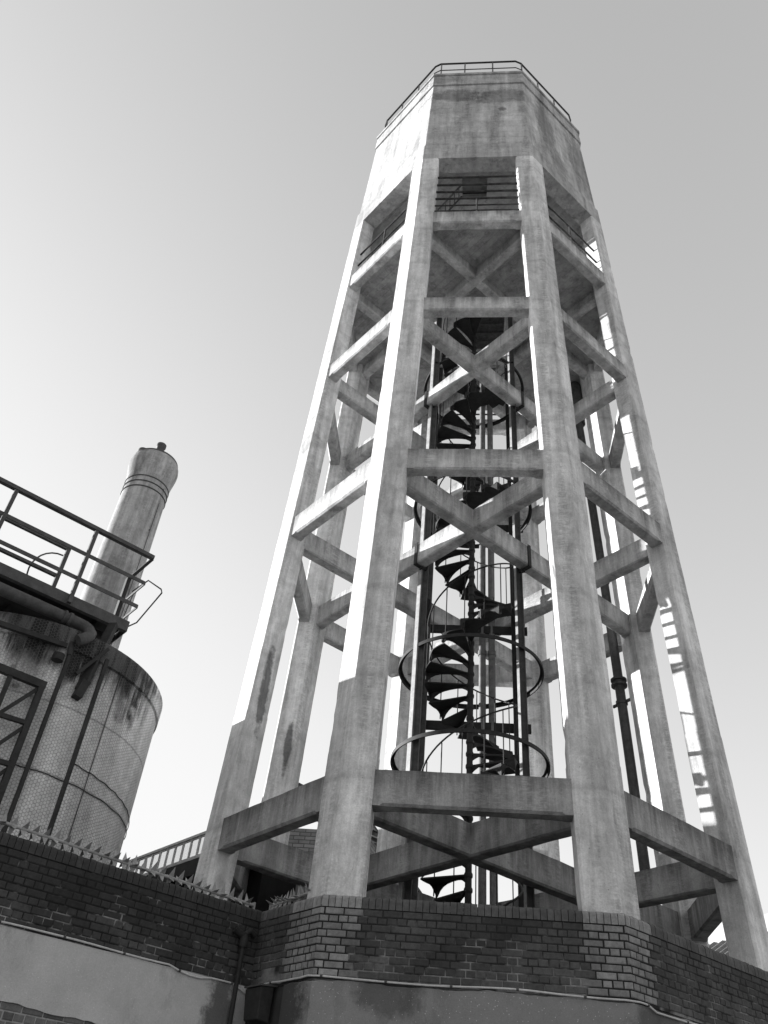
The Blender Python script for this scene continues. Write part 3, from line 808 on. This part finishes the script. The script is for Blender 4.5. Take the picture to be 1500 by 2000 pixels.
# ------------------------------------------------------------------ netted round tank on the left
TC, TR, TZ = Vector((-6.15, -2.045, 0)), 1.784, 7.0
def netted():
    mt, t, bs = new_mat('netted_concrete'); q = N(t); p = q.pos()
    uv = q.n('UVMap'); uv.uv_map = 'UVMap'
    CW = .042
    sp = q.n('SeparateXYZ'); q.ln(uv.outputs[0], sp.inputs[0])
    wb = q.ramp(q.noise(5, q.pos(), 3), 0, 1, -.6, .6)
    X, Y = q.m('ADD', q.m('MULTIPLY', sp.outputs[1], 1/CW), wb), q.m('ADD', q.m('MULTIPLY', sp.outputs[0], 1/CW), wb)
    def cell(ox, oy):
        x = q.m('ABSOLUTE', q.m('SUBTRACT', q.m('FRACT', q.m('ADD', X, ox)), .5))
        y = q.m('MULTIPLY', q.m('ABSOLUTE', q.m('SUBTRACT', q.m('FRACT', q.m('MULTIPLY', q.m('ADD', Y, oy*1.7320508), .57735027)), .5)), 1.7320508)
        return q.m('MAXIMUM', x, q.m('ADD', q.m('MULTIPLY', x, .5), q.m('MULTIPLY', y, .8660254)))
    hexd = q.m('MINIMUM', cell(0, 0), cell(.5, .5))          # 0 in a cell's middle, 0.5 on the wire
    wire = q.ramp(hexd, .40, .47, 0, 1)
    st = q.noise(5.5, q.pos((1, 1, .07)), 8, .75, .5)
    g = q.n('NewGeometry'); sx = q.n('SeparateXYZ'); q.ln(g.outputs['Position'], sx.inputs[0])
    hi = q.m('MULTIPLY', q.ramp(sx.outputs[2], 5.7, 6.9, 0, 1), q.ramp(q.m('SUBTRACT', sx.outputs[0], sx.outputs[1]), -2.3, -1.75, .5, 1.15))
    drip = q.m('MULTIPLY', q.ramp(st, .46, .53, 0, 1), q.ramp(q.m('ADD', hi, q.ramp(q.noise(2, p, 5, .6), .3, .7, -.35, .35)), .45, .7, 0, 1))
    bas = q.m('MULTIPLY', q.ramp(q.noise(1.3, q.pos((1, 1, .5)), 7, .7), .3, .7, .42, .78), q.ramp(q.noise(14, p, 6, .75), .3, .7, .8, 1.2))
    bas = q.m('MULTIPLY', bas, q.ramp(q.noise(6, q.pos((1, 1, .12)), 5, .6), .35, .65, .8, 1.08))
    bas = q.mix(drip, bas, .035)
    bas = q.m('MULTIPLY', bas, q.ramp(q.m('ADD', hi, q.ramp(q.noise(3, q.pos((1, 1, .25)), 7, .7), .3, .7, -.35, .35)), .45, .95, 1, .10))  # near-black top: staining, plus the shade under the platform put into the colour
    for zz_ in (6.0, 5.19):   # lift joints
        l = q.ramp(q.m('ABSOLUTE', q.m('SUBTRACT', q.m('ADD', sx.outputs[2], q.ramp(q.noise(3, p, 3), 0, 1, -.02, .02)), zz_)), .006, .018, .6, 1)
        bas = q.m('MULTIPLY', bas, l)
    c = q.mix(q.m('MULTIPLY', wire, .6), bas, .10)
    q.ln(c, bs.inputs['Base Color']); bs.inputs['Roughness'].default_value = .9
    h = q.m('ADD', q.m('MULTIPLY', wire, 1.0), q.m('MULTIPLY', q.noise(20, p, 5, .7), .5))
    q.bump(h, .6, .012, bs); return mt
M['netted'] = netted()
def cyl_uv(name, c, prof, mat, parent, n=96, smooth=True):
    mb = MB(); vs = []; fs = []; n1 = n+1
    for r, z in prof:
        for k in range(n1): a = 2*pi*k/n; vs.append((c[0]+r*cos(a), c[1]+r*sin(a), z))
    for i in range(len(prof)-1):
        for k in range(n): fs.append((i*n1+k, i*n1+k+1, (i+1)*n1+k+1, (i+1)*n1+k))
    me = bpy.data.meshes.new(name); me.from_pydata(vs, [], fs); uvl = me.uv_layers.new(name='UVMap')
    acc = [0]
    for i in range(1, len(prof)): acc.append(acc[-1]+sqrt((prof[i][0]-prof[i-1][0])**2+(prof[i][1]-prof[i-1][1])**2))
    rm = max(p[0] for p in prof)
    for l in me.loops: i, k = divmod(l.vertex_index, n1); uvl.data[l.index].uv = (2*pi*rm*k/n, acc[i])
    if smooth:
        for p in me.polygons: p.use_smooth = True
        me.set_sharp_from_angle(angle=radians(40))
    me.materials.append(M[mat]); o = bpy.data.objects.new(name, me); col.objects.link(o); o.parent = parent
    o.matrix_parent_inverse = Matrix.Translation(-Vector(parent.location)); return o
silo = thing('round_tank', (TC.x, TC.y, 0), 'stained round concrete tank wrapped in wire netting behind the left wall', 'tank')
prof = [(TR-.0, 0), (TR, 2), (TR, 4), (TR, 5.2), (TR, 6.6), (TR, TZ-.33), (TR, TZ-.30)]
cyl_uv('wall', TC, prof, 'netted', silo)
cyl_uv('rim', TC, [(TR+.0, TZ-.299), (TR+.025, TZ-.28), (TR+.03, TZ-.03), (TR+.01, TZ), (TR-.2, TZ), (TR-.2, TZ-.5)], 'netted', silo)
mb = MB(); mb.lathe(TC, [(TR-.19, TZ-.45), (TR-.19, TZ-.4)], 64); part(mb, 'tank_lid', 'concrete', silo)
mb = MB()
for z, r, a0, a1 in ((5.40, .006, -.6, .5), (5.17, .006, -1.6, .5)):
    mb.tube([(TC.x+(TR+.012)*cos(a0+(a1-a0)*k/40), TC.y+(TR+.012)*sin(a0+(a1-a0)*k/40), z+.006*sin(k*1.3)-.12*(k/40 if z > 5.3 else 0)) for k in range(41)], r, 6)
mb.tube([(TC.x+(TR+.012)*cos(-.46), TC.y+(TR+.012)*sin(-.46), z_*.25) for z_ in range(8, 28)], .005, 6)
part(mb, 'net_wire', 'steel', silo)

# ------------------------------------------------------------------ gantry platform with railings in front of the tank
Q0 = Vector((-4.62, -2.89, 0)); gd = Vector((-.7071, -.7071, 0)); gi = Vector((-.7071, .7071, 0))   # along (away from the corner), inward
def gp_(s, i, z): q = Q0+gd*s+gi*i; return Vector((q.x, q.y, z))
GL = 6.0; GW = .75; GD = 1.55
gan = thing('steel_gantry', tuple(gp_(0, 0, 7.4)), 'dark steel walkway with railings jutting out in front of the netted tank', 'walkway')
mb = MB(); mb.bar(gp_(-.0, .03, 7.43), gp_(GL, .03, 7.43), .012, .15); mb.bar(gp_(0, .065, 7.36), gp_(GL, .065, 7.36), .06, .012); mb.bar(gp_(0, .065, 7.499), gp_(GL, .065, 7.499), .06, .012)
mb.bar(gp_(.0, .037, 7.43), gp_(.0, GW, 7.43), .012, .15)
part(mb, 'fascia', 'steel_grey', gan)
mb = MB(); mb.loft([[gp_(.01, .038, 7.47), gp_(GL, .038, 7.47), gp_(GL, GD, 7.47), gp_(.30, GD, 7.47), gp_(.02, GW-.01, 7.47)], [gp_(.01, .038, 7.485), gp_(GL, .038, 7.485), gp_(GL, GD, 7.485), gp_(.30, GD, 7.485), gp_(.02, GW-.01, 7.485)]])
for k in range(12): mb.bar(gp_(.35+k*.5, .04, 7.435), gp_(.35+k*.5, GD-.02, 7.435), .05, .06)
mb.loft([[gp_(.35, GD, 6.95), gp_(GL, GD, 6.95), gp_(GL, GD+.02, 6.95), gp_(.35, GD+.02, 6.95)], [gp_(.35, GD, 7.469), gp_(GL, GD, 7.469), gp_(GL, GD+.02, 7.469), gp_(.35, GD+.02, 7.469)]])  # screen added behind the deck to block sky and keep the underside dark
part(mb, 'deck', 'steel', gan)
ZR = 8.62
mb = MB(); mb.bar(gp_(-.03, -.0, ZR-.02), gp_(GL, 0, ZR-.02), .07, .055); mb.bar(gp_(-.03, .036, ZR-.02), gp_(-.03, GW, ZR-.02), .05, .012)
for z in (8.15, 7.755): mb.bar(gp_(-.03, 0, z), gp_(GL, 0, z), .014, .055); mb.bar(gp_(-.03, .008, z), gp_(-.03, GW, z), .014, .04)
part(mb, 'railing', 'steel_grey', gan)
mb = MB(); 
for z in (8.60, 8.12): mb.bar(gp_(.93, GW, z), gp_(GL, GW, z), .05, .045)
mb.bar(gp_(.95, GW, 7.5), gp_(.95, GW, 8.62), .055, .055)
c = gp_(1.62, GW+.05, 8.12); 
part(mb, 'back_railing', 'steel_grey', gan)
for s in (.86, 2.03, 3.2, 4.4, 5.6):
    mb = MB(); mb.bar(gp_(s, -.0, 7.37), gp_(s, 0, ZR-.05), .05, .05); part(mb, 'railing_post', 'steel_grey', gan)
mb = MB(); mb.bar(gp_(-.02, GW, 7.37), gp_(-.02, GW, ZR-.02), .085, .06); part(mb, 'railing_post', 'steel', gan)
mb = MB(); mb.tube([gp_(.98+.36*sin(a-pi/2), GW+.05, 8.08+.42*cos(a-pi/2)) for a in [pi*.5+pi*k/14 for k in range(15)]], .012, 8)
mb.tube([gp_(.97, GW, 7.78), gp_(1.2, GW+.05, 7.7), gp_(1.35, GW, 7.62)], .012, 8)
part(mb, 'safety_hoop', 'steel_grey', gan)
mb = MB(); mb.tube([gp_(-.02, .4, 8.2), gp_(-.10, .12, 8.3), gp_(-.30, .06, 8.22), gp_(-.34, .10, 8.20), gp_(-.30, .62, 7.9), gp_(-.04, 1.05, 7.7)], .011, 8)
mb.tube([gp_(-.03, .35, 8.15), gp_(-.03, .5, 7.5)], .01, 6)
part(mb, 'ladder_loop', 'steel_grey', gan, smooth=True)
# brackets under the deck
for s in (.20, 2.6, 4.6):
    mb = MB(); mb.bar(gp_(s+.0, .02, 7.36), gp_(s+.19, -.15, 6.24), .11, .08); mb.bar(gp_(s+.02, -.15, 6.90), gp_(s+.30, -.15, 6.42), .045, .045)
    mb.bar(gp_(s+.165, -.16, 6.36), gp_(s+.205, -.16, 6.13), .13, .10)
    part(mb, 'bracket', 'steel', gan)
mb = MB(); mb.bar(gp_(.2, .42, 7.33), gp_(GL, .42, 7.33), .12, .12); mb.bar(gp_(.72, -.10, 6.74), gp_(1.9, -.13, 6.62), .06, .06); part(mb, 'under_beam', 'steel', gan)
# steel uprights
for (s, i, w_, ztop) in ((.66, -.16, .045, 6.62), (.20, -.19, .045, 6.74)):
    mb = MB(); mb.bar(gp_(s, i, 0), gp_(s, i, ztop), w_, w_, gd); part(mb, 'upright', 'steel', gan)
mb = MB(); mb.tube([gp_(.68, .1, 6.95), gp_(.67, -.10, 6.80), gp_(.66, -.16, 6.6)], .035, 10); mb.lathe(tuple(gp_(.78, -.16, 0))[:2], [(.02, 6.46), (.07, 6.48), (.07, 6.57), (.02, 6.59)], 14)
part(mb, 'rod_head', 'steel', gan, smooth=True)
# pipe hung below the deck
pp = thing('service_pipe', tuple(gp_(0, .2, 7.2)), 'fat grey pipe with an elbow hung under the steel walkway', 'pipe')
pl_ = [gp_(s, .0, 7.15) for s in (5.5, 4, 3, 2, 1.2, .80)]+[gp_(.66, .0, 7.15), gp_(.57, -.01, 7.14), gp_(.51, -.04, 7.10), gp_(.485, -.09, 7.03), gp_(.51, -.14, 6.95), gp_(.57, -.17, 6.88), gp_(.63, -.17, 6.83)]
mb = MB(); mb.tube(pl_, .078, 18); part(mb, 'pipe', 'pipe', pp, smooth=True)
mb = MB(); mb.tube([gp_(.80, .0, 7.15), gp_(.76, .0, 7.15)], .094, 18); mb.tube([gp_(.87, .0, 7.15), gp_(.84, .0, 7.15)], .094, 18); part(mb, 'coupling', 'pipe', pp, smooth=True)
# lattice frame at the far left
lf = thing('lattice_frame', tuple(gp_(1.2, .5, 0)), 'dark steel lattice frame standing before the netted tank at the left edge', 'steel frame')
i_ = -.16
mb = MB(); mb.bar(gp_(.84, i_, 0), gp_(.84, i_, 6.09), .07, .07, gd); part(mb, 'upright', 'steel', lf)
mb = MB(); mb.bar(gp_(2.4, i_, 0), gp_(2.4, i_, 6.09), .07, .07, gd); part(mb, 'upright', 'steel', lf)
mb = MB(); mb.bar(gp_(.80, i_, 6.12), gp_(2.45, i_, 6.12), .07, .09); part(mb, 'top_rail', 'steel', lf)
z = 6.08; k = 0
while z > 1:
    mb = MB(); mb.bar(gp_(.87, i_+.01, z-.02), gp_(1.19, i_+.01, z-.48), .04, .045); part(mb, 'brace', 'steel', lf)
    mb = MB(); mb.bar(gp_(.87, i_-.01, z-.46), gp_(1.22, i_-.01, z-.48), .05, .05); part(mb, 'brace', 'steel', lf)
    z -= .50
mb = MB(); mb.bar(gp_(1.22, i_, 0), gp_(1.22, i_, 6.08), .05, .05, gd); part(mb, 'upright', 'steel', lf)

# ------------------------------------------------------------------ tall vent stack behind
DS = 25.; az = radians(-28.3)
SC = Vector((CAM.x+DS*sin(az), CAM.y+DS*cos(az), 0))
def zel(e, d=DS): return CAM.z+d*math.tan(radians(e))
M['stack'] = concrete('smooth_stack_paint', .43, .30, blobs=[((SC.x-.35, SC.y-.6, 22.4), (.35, 1.2, 1.0), .68), ((SC.x, SC.y-.6, 23.2), (1.4, 1.2, .35), .78), ((SC.x+.5, SC.y-.8, 16.5), (.5, .6, 1.4), .7)])
st = thing('vent_stack', tuple(SC), 'tall pale round stack with a flared capped head rising behind the netted tank', 'chimney')
r0 = .80
zt = zel(40.7, DS-r0); zf_ = zel(38.9, DS-r0); 
mb = MB(); mb.lathe(SC, [(r0+.10, 0), (r0+.055, 12), (r0+.02, 17), (r0-.01, 20.6), (r0-.01, 21.38)], 64); part(mb, 'shaft', 'stack', st, smooth=True)
zn = 19.93-.0
mb = MB(); mb.lathe(SC, [(r0-.01, zn+1.45), (r0+.01, zn+1.70), (r0+.045, zn+1.95), (r0+.085, zn+2.18), (r0+.115, zn+2.38), (r0+.12, zn+2.52), (r0+.10, zn+2.66), (r0+.06, zn+2.77), (r0+.04, zn+2.80)], 64); hd = part(mb, 'head', 'stack', st, smooth=True)
for dz in (.88, 1.13, 1.38):
    mb = MB(); mb.hoop((SC.x, SC.y), zn+.15+dz, r0+.005, .03, .035, 64); part(mb, 'band', 'steel_grey', st, smooth=True)
mb = MB(); mb.lathe(SC, [(r0+.035, zn+2.801), (r0+.035, zn+2.88), (.4, zn+3.04), (.1, zn+3.07)], 48); cp = part(mb, 'cap', 'steel_grey', st, smooth=True)
for dx, dy, r, hv in ((.22, -.45, .15, .34), (-.42, -.42, .17, .06)):
    mb = MB(); mb.lathe((SC.x+dx, SC.y+dy), [(r, zn+2.45), (r, zn+2.9+hv), (r*1.2, zn+2.94+hv), (r*1.2, zn+3.06+hv), (r*1.0, zn+3.08+hv), (r*.9, zn+3.10+hv)], 20); part(mb, 'vent_pipe', 'steel_grey', cp, smooth=True)
mb = MB()
for a in (pi*.86, pi*.80, -.35):
    x, y = SC.x+(r0+.06)*cos(a), SC.y+(r0+.06)*sin(a); mb.tube([(x, y, 4), (x, y, zn+.6)], .014, 6)
    for k in range(9): mb.tube([(x, y, 6+k*1.9), (SC.x+(r0-.03)*cos(a), SC.y+(r0-.03)*sin(a), 6+k*1.9)], .02, 6)
part(mb, 'cable_run', 'steel_grey', st)

# ------------------------------------------------------------------ buildings behind
M['far_brick'] = None
def far_brick():
    mt, t, bs = new_mat('far_brick'); q = N(t)
    uv = q.n('UVMap'); uv.uv_map = 'UVMap'
    b = q.n('TexBrick'); b.inputs['Scale'].default_value = 1; b.inputs['Brick Width'].default_value = .225; b.inputs['Row Height'].default_value = .075
    b.inputs['Mortar Size'].default_value = .009; b.inputs['Bias'].default_value = -.1
    b.inputs['Color1'].default_value = (.20, .20, .20, 1); b.inputs['Color2'].default_value = (.10, .10, .10, 1); b.inputs['Mortar'].default_value = (.06, .06, .06, 1)
    q.ln(uv.outputs[0], b.inputs['Vector'])
    rgb = q.n('RGBToBW'); q.ln(b.outputs[0], rgb.inputs[0])
    q.ln(q.m('MULTIPLY', rgb.outputs[0], q.ramp(q.noise(3, q.pos(), 6, .7), .3, .7, .7, 1.3)), bs.inputs['Base Color'])
    bs.inputs['Roughness'].default_value = .9; q.bump(b.outputs['Fac'], -.5, .01, bs); return mt
M['far_brick'] = far_brick()
def uv_wall(name, a, b, z0, z1, mat, parent, poly=None):
    """thick wall a-b with brick UVs in metres; poly: list of (s, z) outline"""
    a = Vector(a); b = Vector(b); d = (b-a).normalized(); nr = Vector((d.y, -d.x, 0)); L = (b-a).length
    poly = poly or [(0, z0), (L, z0), (L, z1), (0, z1)]
    mb = MB(); mb.loft([[a+d*s+Vector((0, 0, z)) for s, z in poly], [a+d*s-nr*.25+Vector((0, 0, z)) for s, z in poly]])
    o = part(mb, name, mat, parent); me = o.data; uvl = me.uv_layers.new(name='UVMap')
    for l in me.loops:
        v = me.vertices[l.vertex_index].co; uvl.data[l.index].uv = ((Vector((v.x, v.y, 0))-Vector((a.x, a.y, 0))).dot(d), v.z)
    return o
M['roof_slate'] = flat_mat('dark_slate', .05); M['timber'] = flat_mat('grey_timber', .11)
# gabled brick outbuilding seen between the legs
ob = thing('brick_outbuilding', (-1.6, 4.6, 0), 'dark brick outbuilding with a sloping rafter roof seen behind the tower legs', 'building')
ex0, ey0, ex1, ey1 = -1.80, 3.12, -.95, 7.2
uv_wall('wall', (-3.54, 4.4, 0), (-1.98, 4.4, 0), 0, 7.42, 'far_brick', ob)
uv_wall('wall', (-1.98, 4.401, 0), (-1.16, 8.5, 0), 0, 7.40, 'far_brick', ob)
mb = MB()
mb.loft([[(-1.88, 4.15, 7.50), (-1.02, 8.6, 7.50), (-3.0, 8.9, 8.3), (-3.66, 4.15, 8.3)], [(-1.88, 4.15, 7.56), (-1.02, 8.6, 7.56), (-3.0, 8.9, 8.36), (-3.66, 4.15, 8.36)]])
rf = part(mb, 'roof', 'roof_slate', ob)
for k in range(10):
    f = k/9; a = Vector((-1.87+.8*f, 4.2+4.2*f, 7.45)); b = a+Vector((-.9, .12, .38)); mb = MB(); mb.bar(a, b, .05, .08); part(mb, 'rafter', 'timber', rf)
# long low workshop with a glazed ridge, behind on the left
gh = thing('glazed_workshop', (-5, 1, 0), 'low dark roofed workshop with a glazed lantern strip behind the front left leg', 'building')
ga, gb = Vector((-5.95, 2.55, 6.0)), Vector((-3.15, -.10, 6.0))
gdv = (gb-ga).normalized(); gnv = Vector((gdv.y, -gdv.x, 0))
ga, gb = ga, gb
mb = MB(); mb.loft([[p+Vector((0, 0, dz))+gnv*o_ for p, dz, o_ in ((ga, -.62, .02), (gb, -.62, .02), (gb, -.37, .02), (ga, -.37, .02))], [p+Vector((0, 0, dz))+gnv*o_ for p, dz, o_ in ((ga, -.62, -2.5), (gb, -.62, -2.5), (gb, -.37, -2.5), (ga, -.37, -2.5))]])
part(mb, 'roof', 'roof_slate', gh)
M['dark_wall'] = flat_mat('shadow_black_boards', .02)  # near-black: the shadow below the lantern is put into this colour
mb = MB(); mb.box(-13, -9, -2.5, 5.3, 0, 7.65); mb.box(-13, -9.001, 5.31, 7.0, 0, 8.25)  # unseen blocks, added to keep sun off the lower legs and beams
part(mb, 'shade_block', 'dark_wall', gh)
mb = MB(); mb.loft([[Vector((p.x, p.y, 0))+gnv*o_ for p, o_ in ((ga, -.3), (gb, -.3), (gb, -2.4), (ga, -2.4))], [Vector((p.x, p.y, 5.37))+gnv*o_ for p, o_ in ((ga, -.3), (gb, -.3), (gb, -2.4), (ga, -2.4))]])
part(mb, 'wall', 'dark_wall', gh)
def glassm():
    mt, t, bs = new_mat('lantern_glass'); bs.inputs['Base Color'].default_value = (.8, .8, .8, 1); bs.inputs['Roughness'].default_value = .15
    bs.inputs['Transmission Weight'].default_value = .9; bs.inputs['IOR'].default_value = 1.05; return mt
M['glass'] = glassm()
mb = MB(); L_g = (gb-ga).length; k = 16
for i in range(k+1):
    p = ga+gdv*L_g*i/k; mb.bar(p+Vector((0, 0, -.38)), p+Vector((0, 0, 0)), .03, .03)
mb.bar(ga, gb, .05, .04); mb.bar(ga+Vector((0, 0, -.04)), gb+Vector((0, 0, -.04)), .02, .02); mb.bar(ga+Vector((0, 0, -.35)), gb+Vector((0, 0, -.35)), .05, .05)
part(mb, 'lantern_frame', 'conduit', gh)
mb = MB(); mb.bar(ga+Vector((0, 0, -.19)), gb+Vector((0, 0, -.19)), .006, .30); part(mb, 'lantern_glass', 'glass', gh)
# tiled roof at the lower right
tr = thing('tiled_house', (7, 9, 0), 'pantiled roof and pale parapet of a house behind the right hand leg', 'house')
ta, tb = Vector((4.9, 10.9, 7.15)), Vector((7.6, 7.6, 7.15))
td = (tb-ta).normalized(); tn = Vector((td.y, -td.x, 0)); tn = tn if tn.dot(CAM-ta) > 0 else -tn
M['tile'] = flat_mat('old_pantile', .16)
mb = MB(); rings = []
n = 150; rows = 16
vs = []; fs = []
for r in range(rows+1):
    for k in range(n+1):
        u = k/n; ph = u*(tb-ta).length/.24*2*pi
        for stp in ((0, 1) if 0 < r < rows else (0,)):
            pass
        p = ta+(tb-ta)*u+tn*(r*.3)+Vector((0, 0, -r*.17-.0+.045*sin(ph)))
        vs.append(tuple(p))
for r in range(rows):
    for k in range(n): a = r*(n+1)+k; fs.append((a, a+1, a+n+2, a+n+1))
mb.add(vs, fs); o_ = part(mb, 'roof', 'tile', tr, smooth=True)
sm = o_.modifiers.new('thick', 'SOLIDIFY'); sm.thickness = .03
mb = MB(); mb.bar(ta+Vector((0, 0, .2))-tn*.12, tb+Vector((0, 0, .2))-tn*.12, .2, .42); part(mb, 'parapet', 'render_wall', tr)
pa, pb = ta+tn*4.6, tb+tn*4.6
mb = MB(); mb.loft([[Vector((p.x, p.y, 0)) for p in (ta, tb, tb+tn*4.5, ta+tn*4.5)], [Vector((p.x, p.y, zq)) for p, zq in ((ta, 7.0), (tb, 7.0), (tb+tn*4.5, 4.35), (ta+tn*4.5, 4.35))]]); part(mb, 'wall', 'render_wall', tr)

# ------------------------------------------------------------------ ground
M['asphalt'] = flat_mat('asphalt', .25, .95)
mb = MB(); mb.add([(-1500, -1500, -.02), (1500, -1500, -.02), (1500, 1500, -.02), (-1500, 1500, -.02)], [(0, 1, 2, 3)])
g = mb.build('ground', 'asphalt'); tag(g, kind='structure')
bpy.context.view_layer.update()
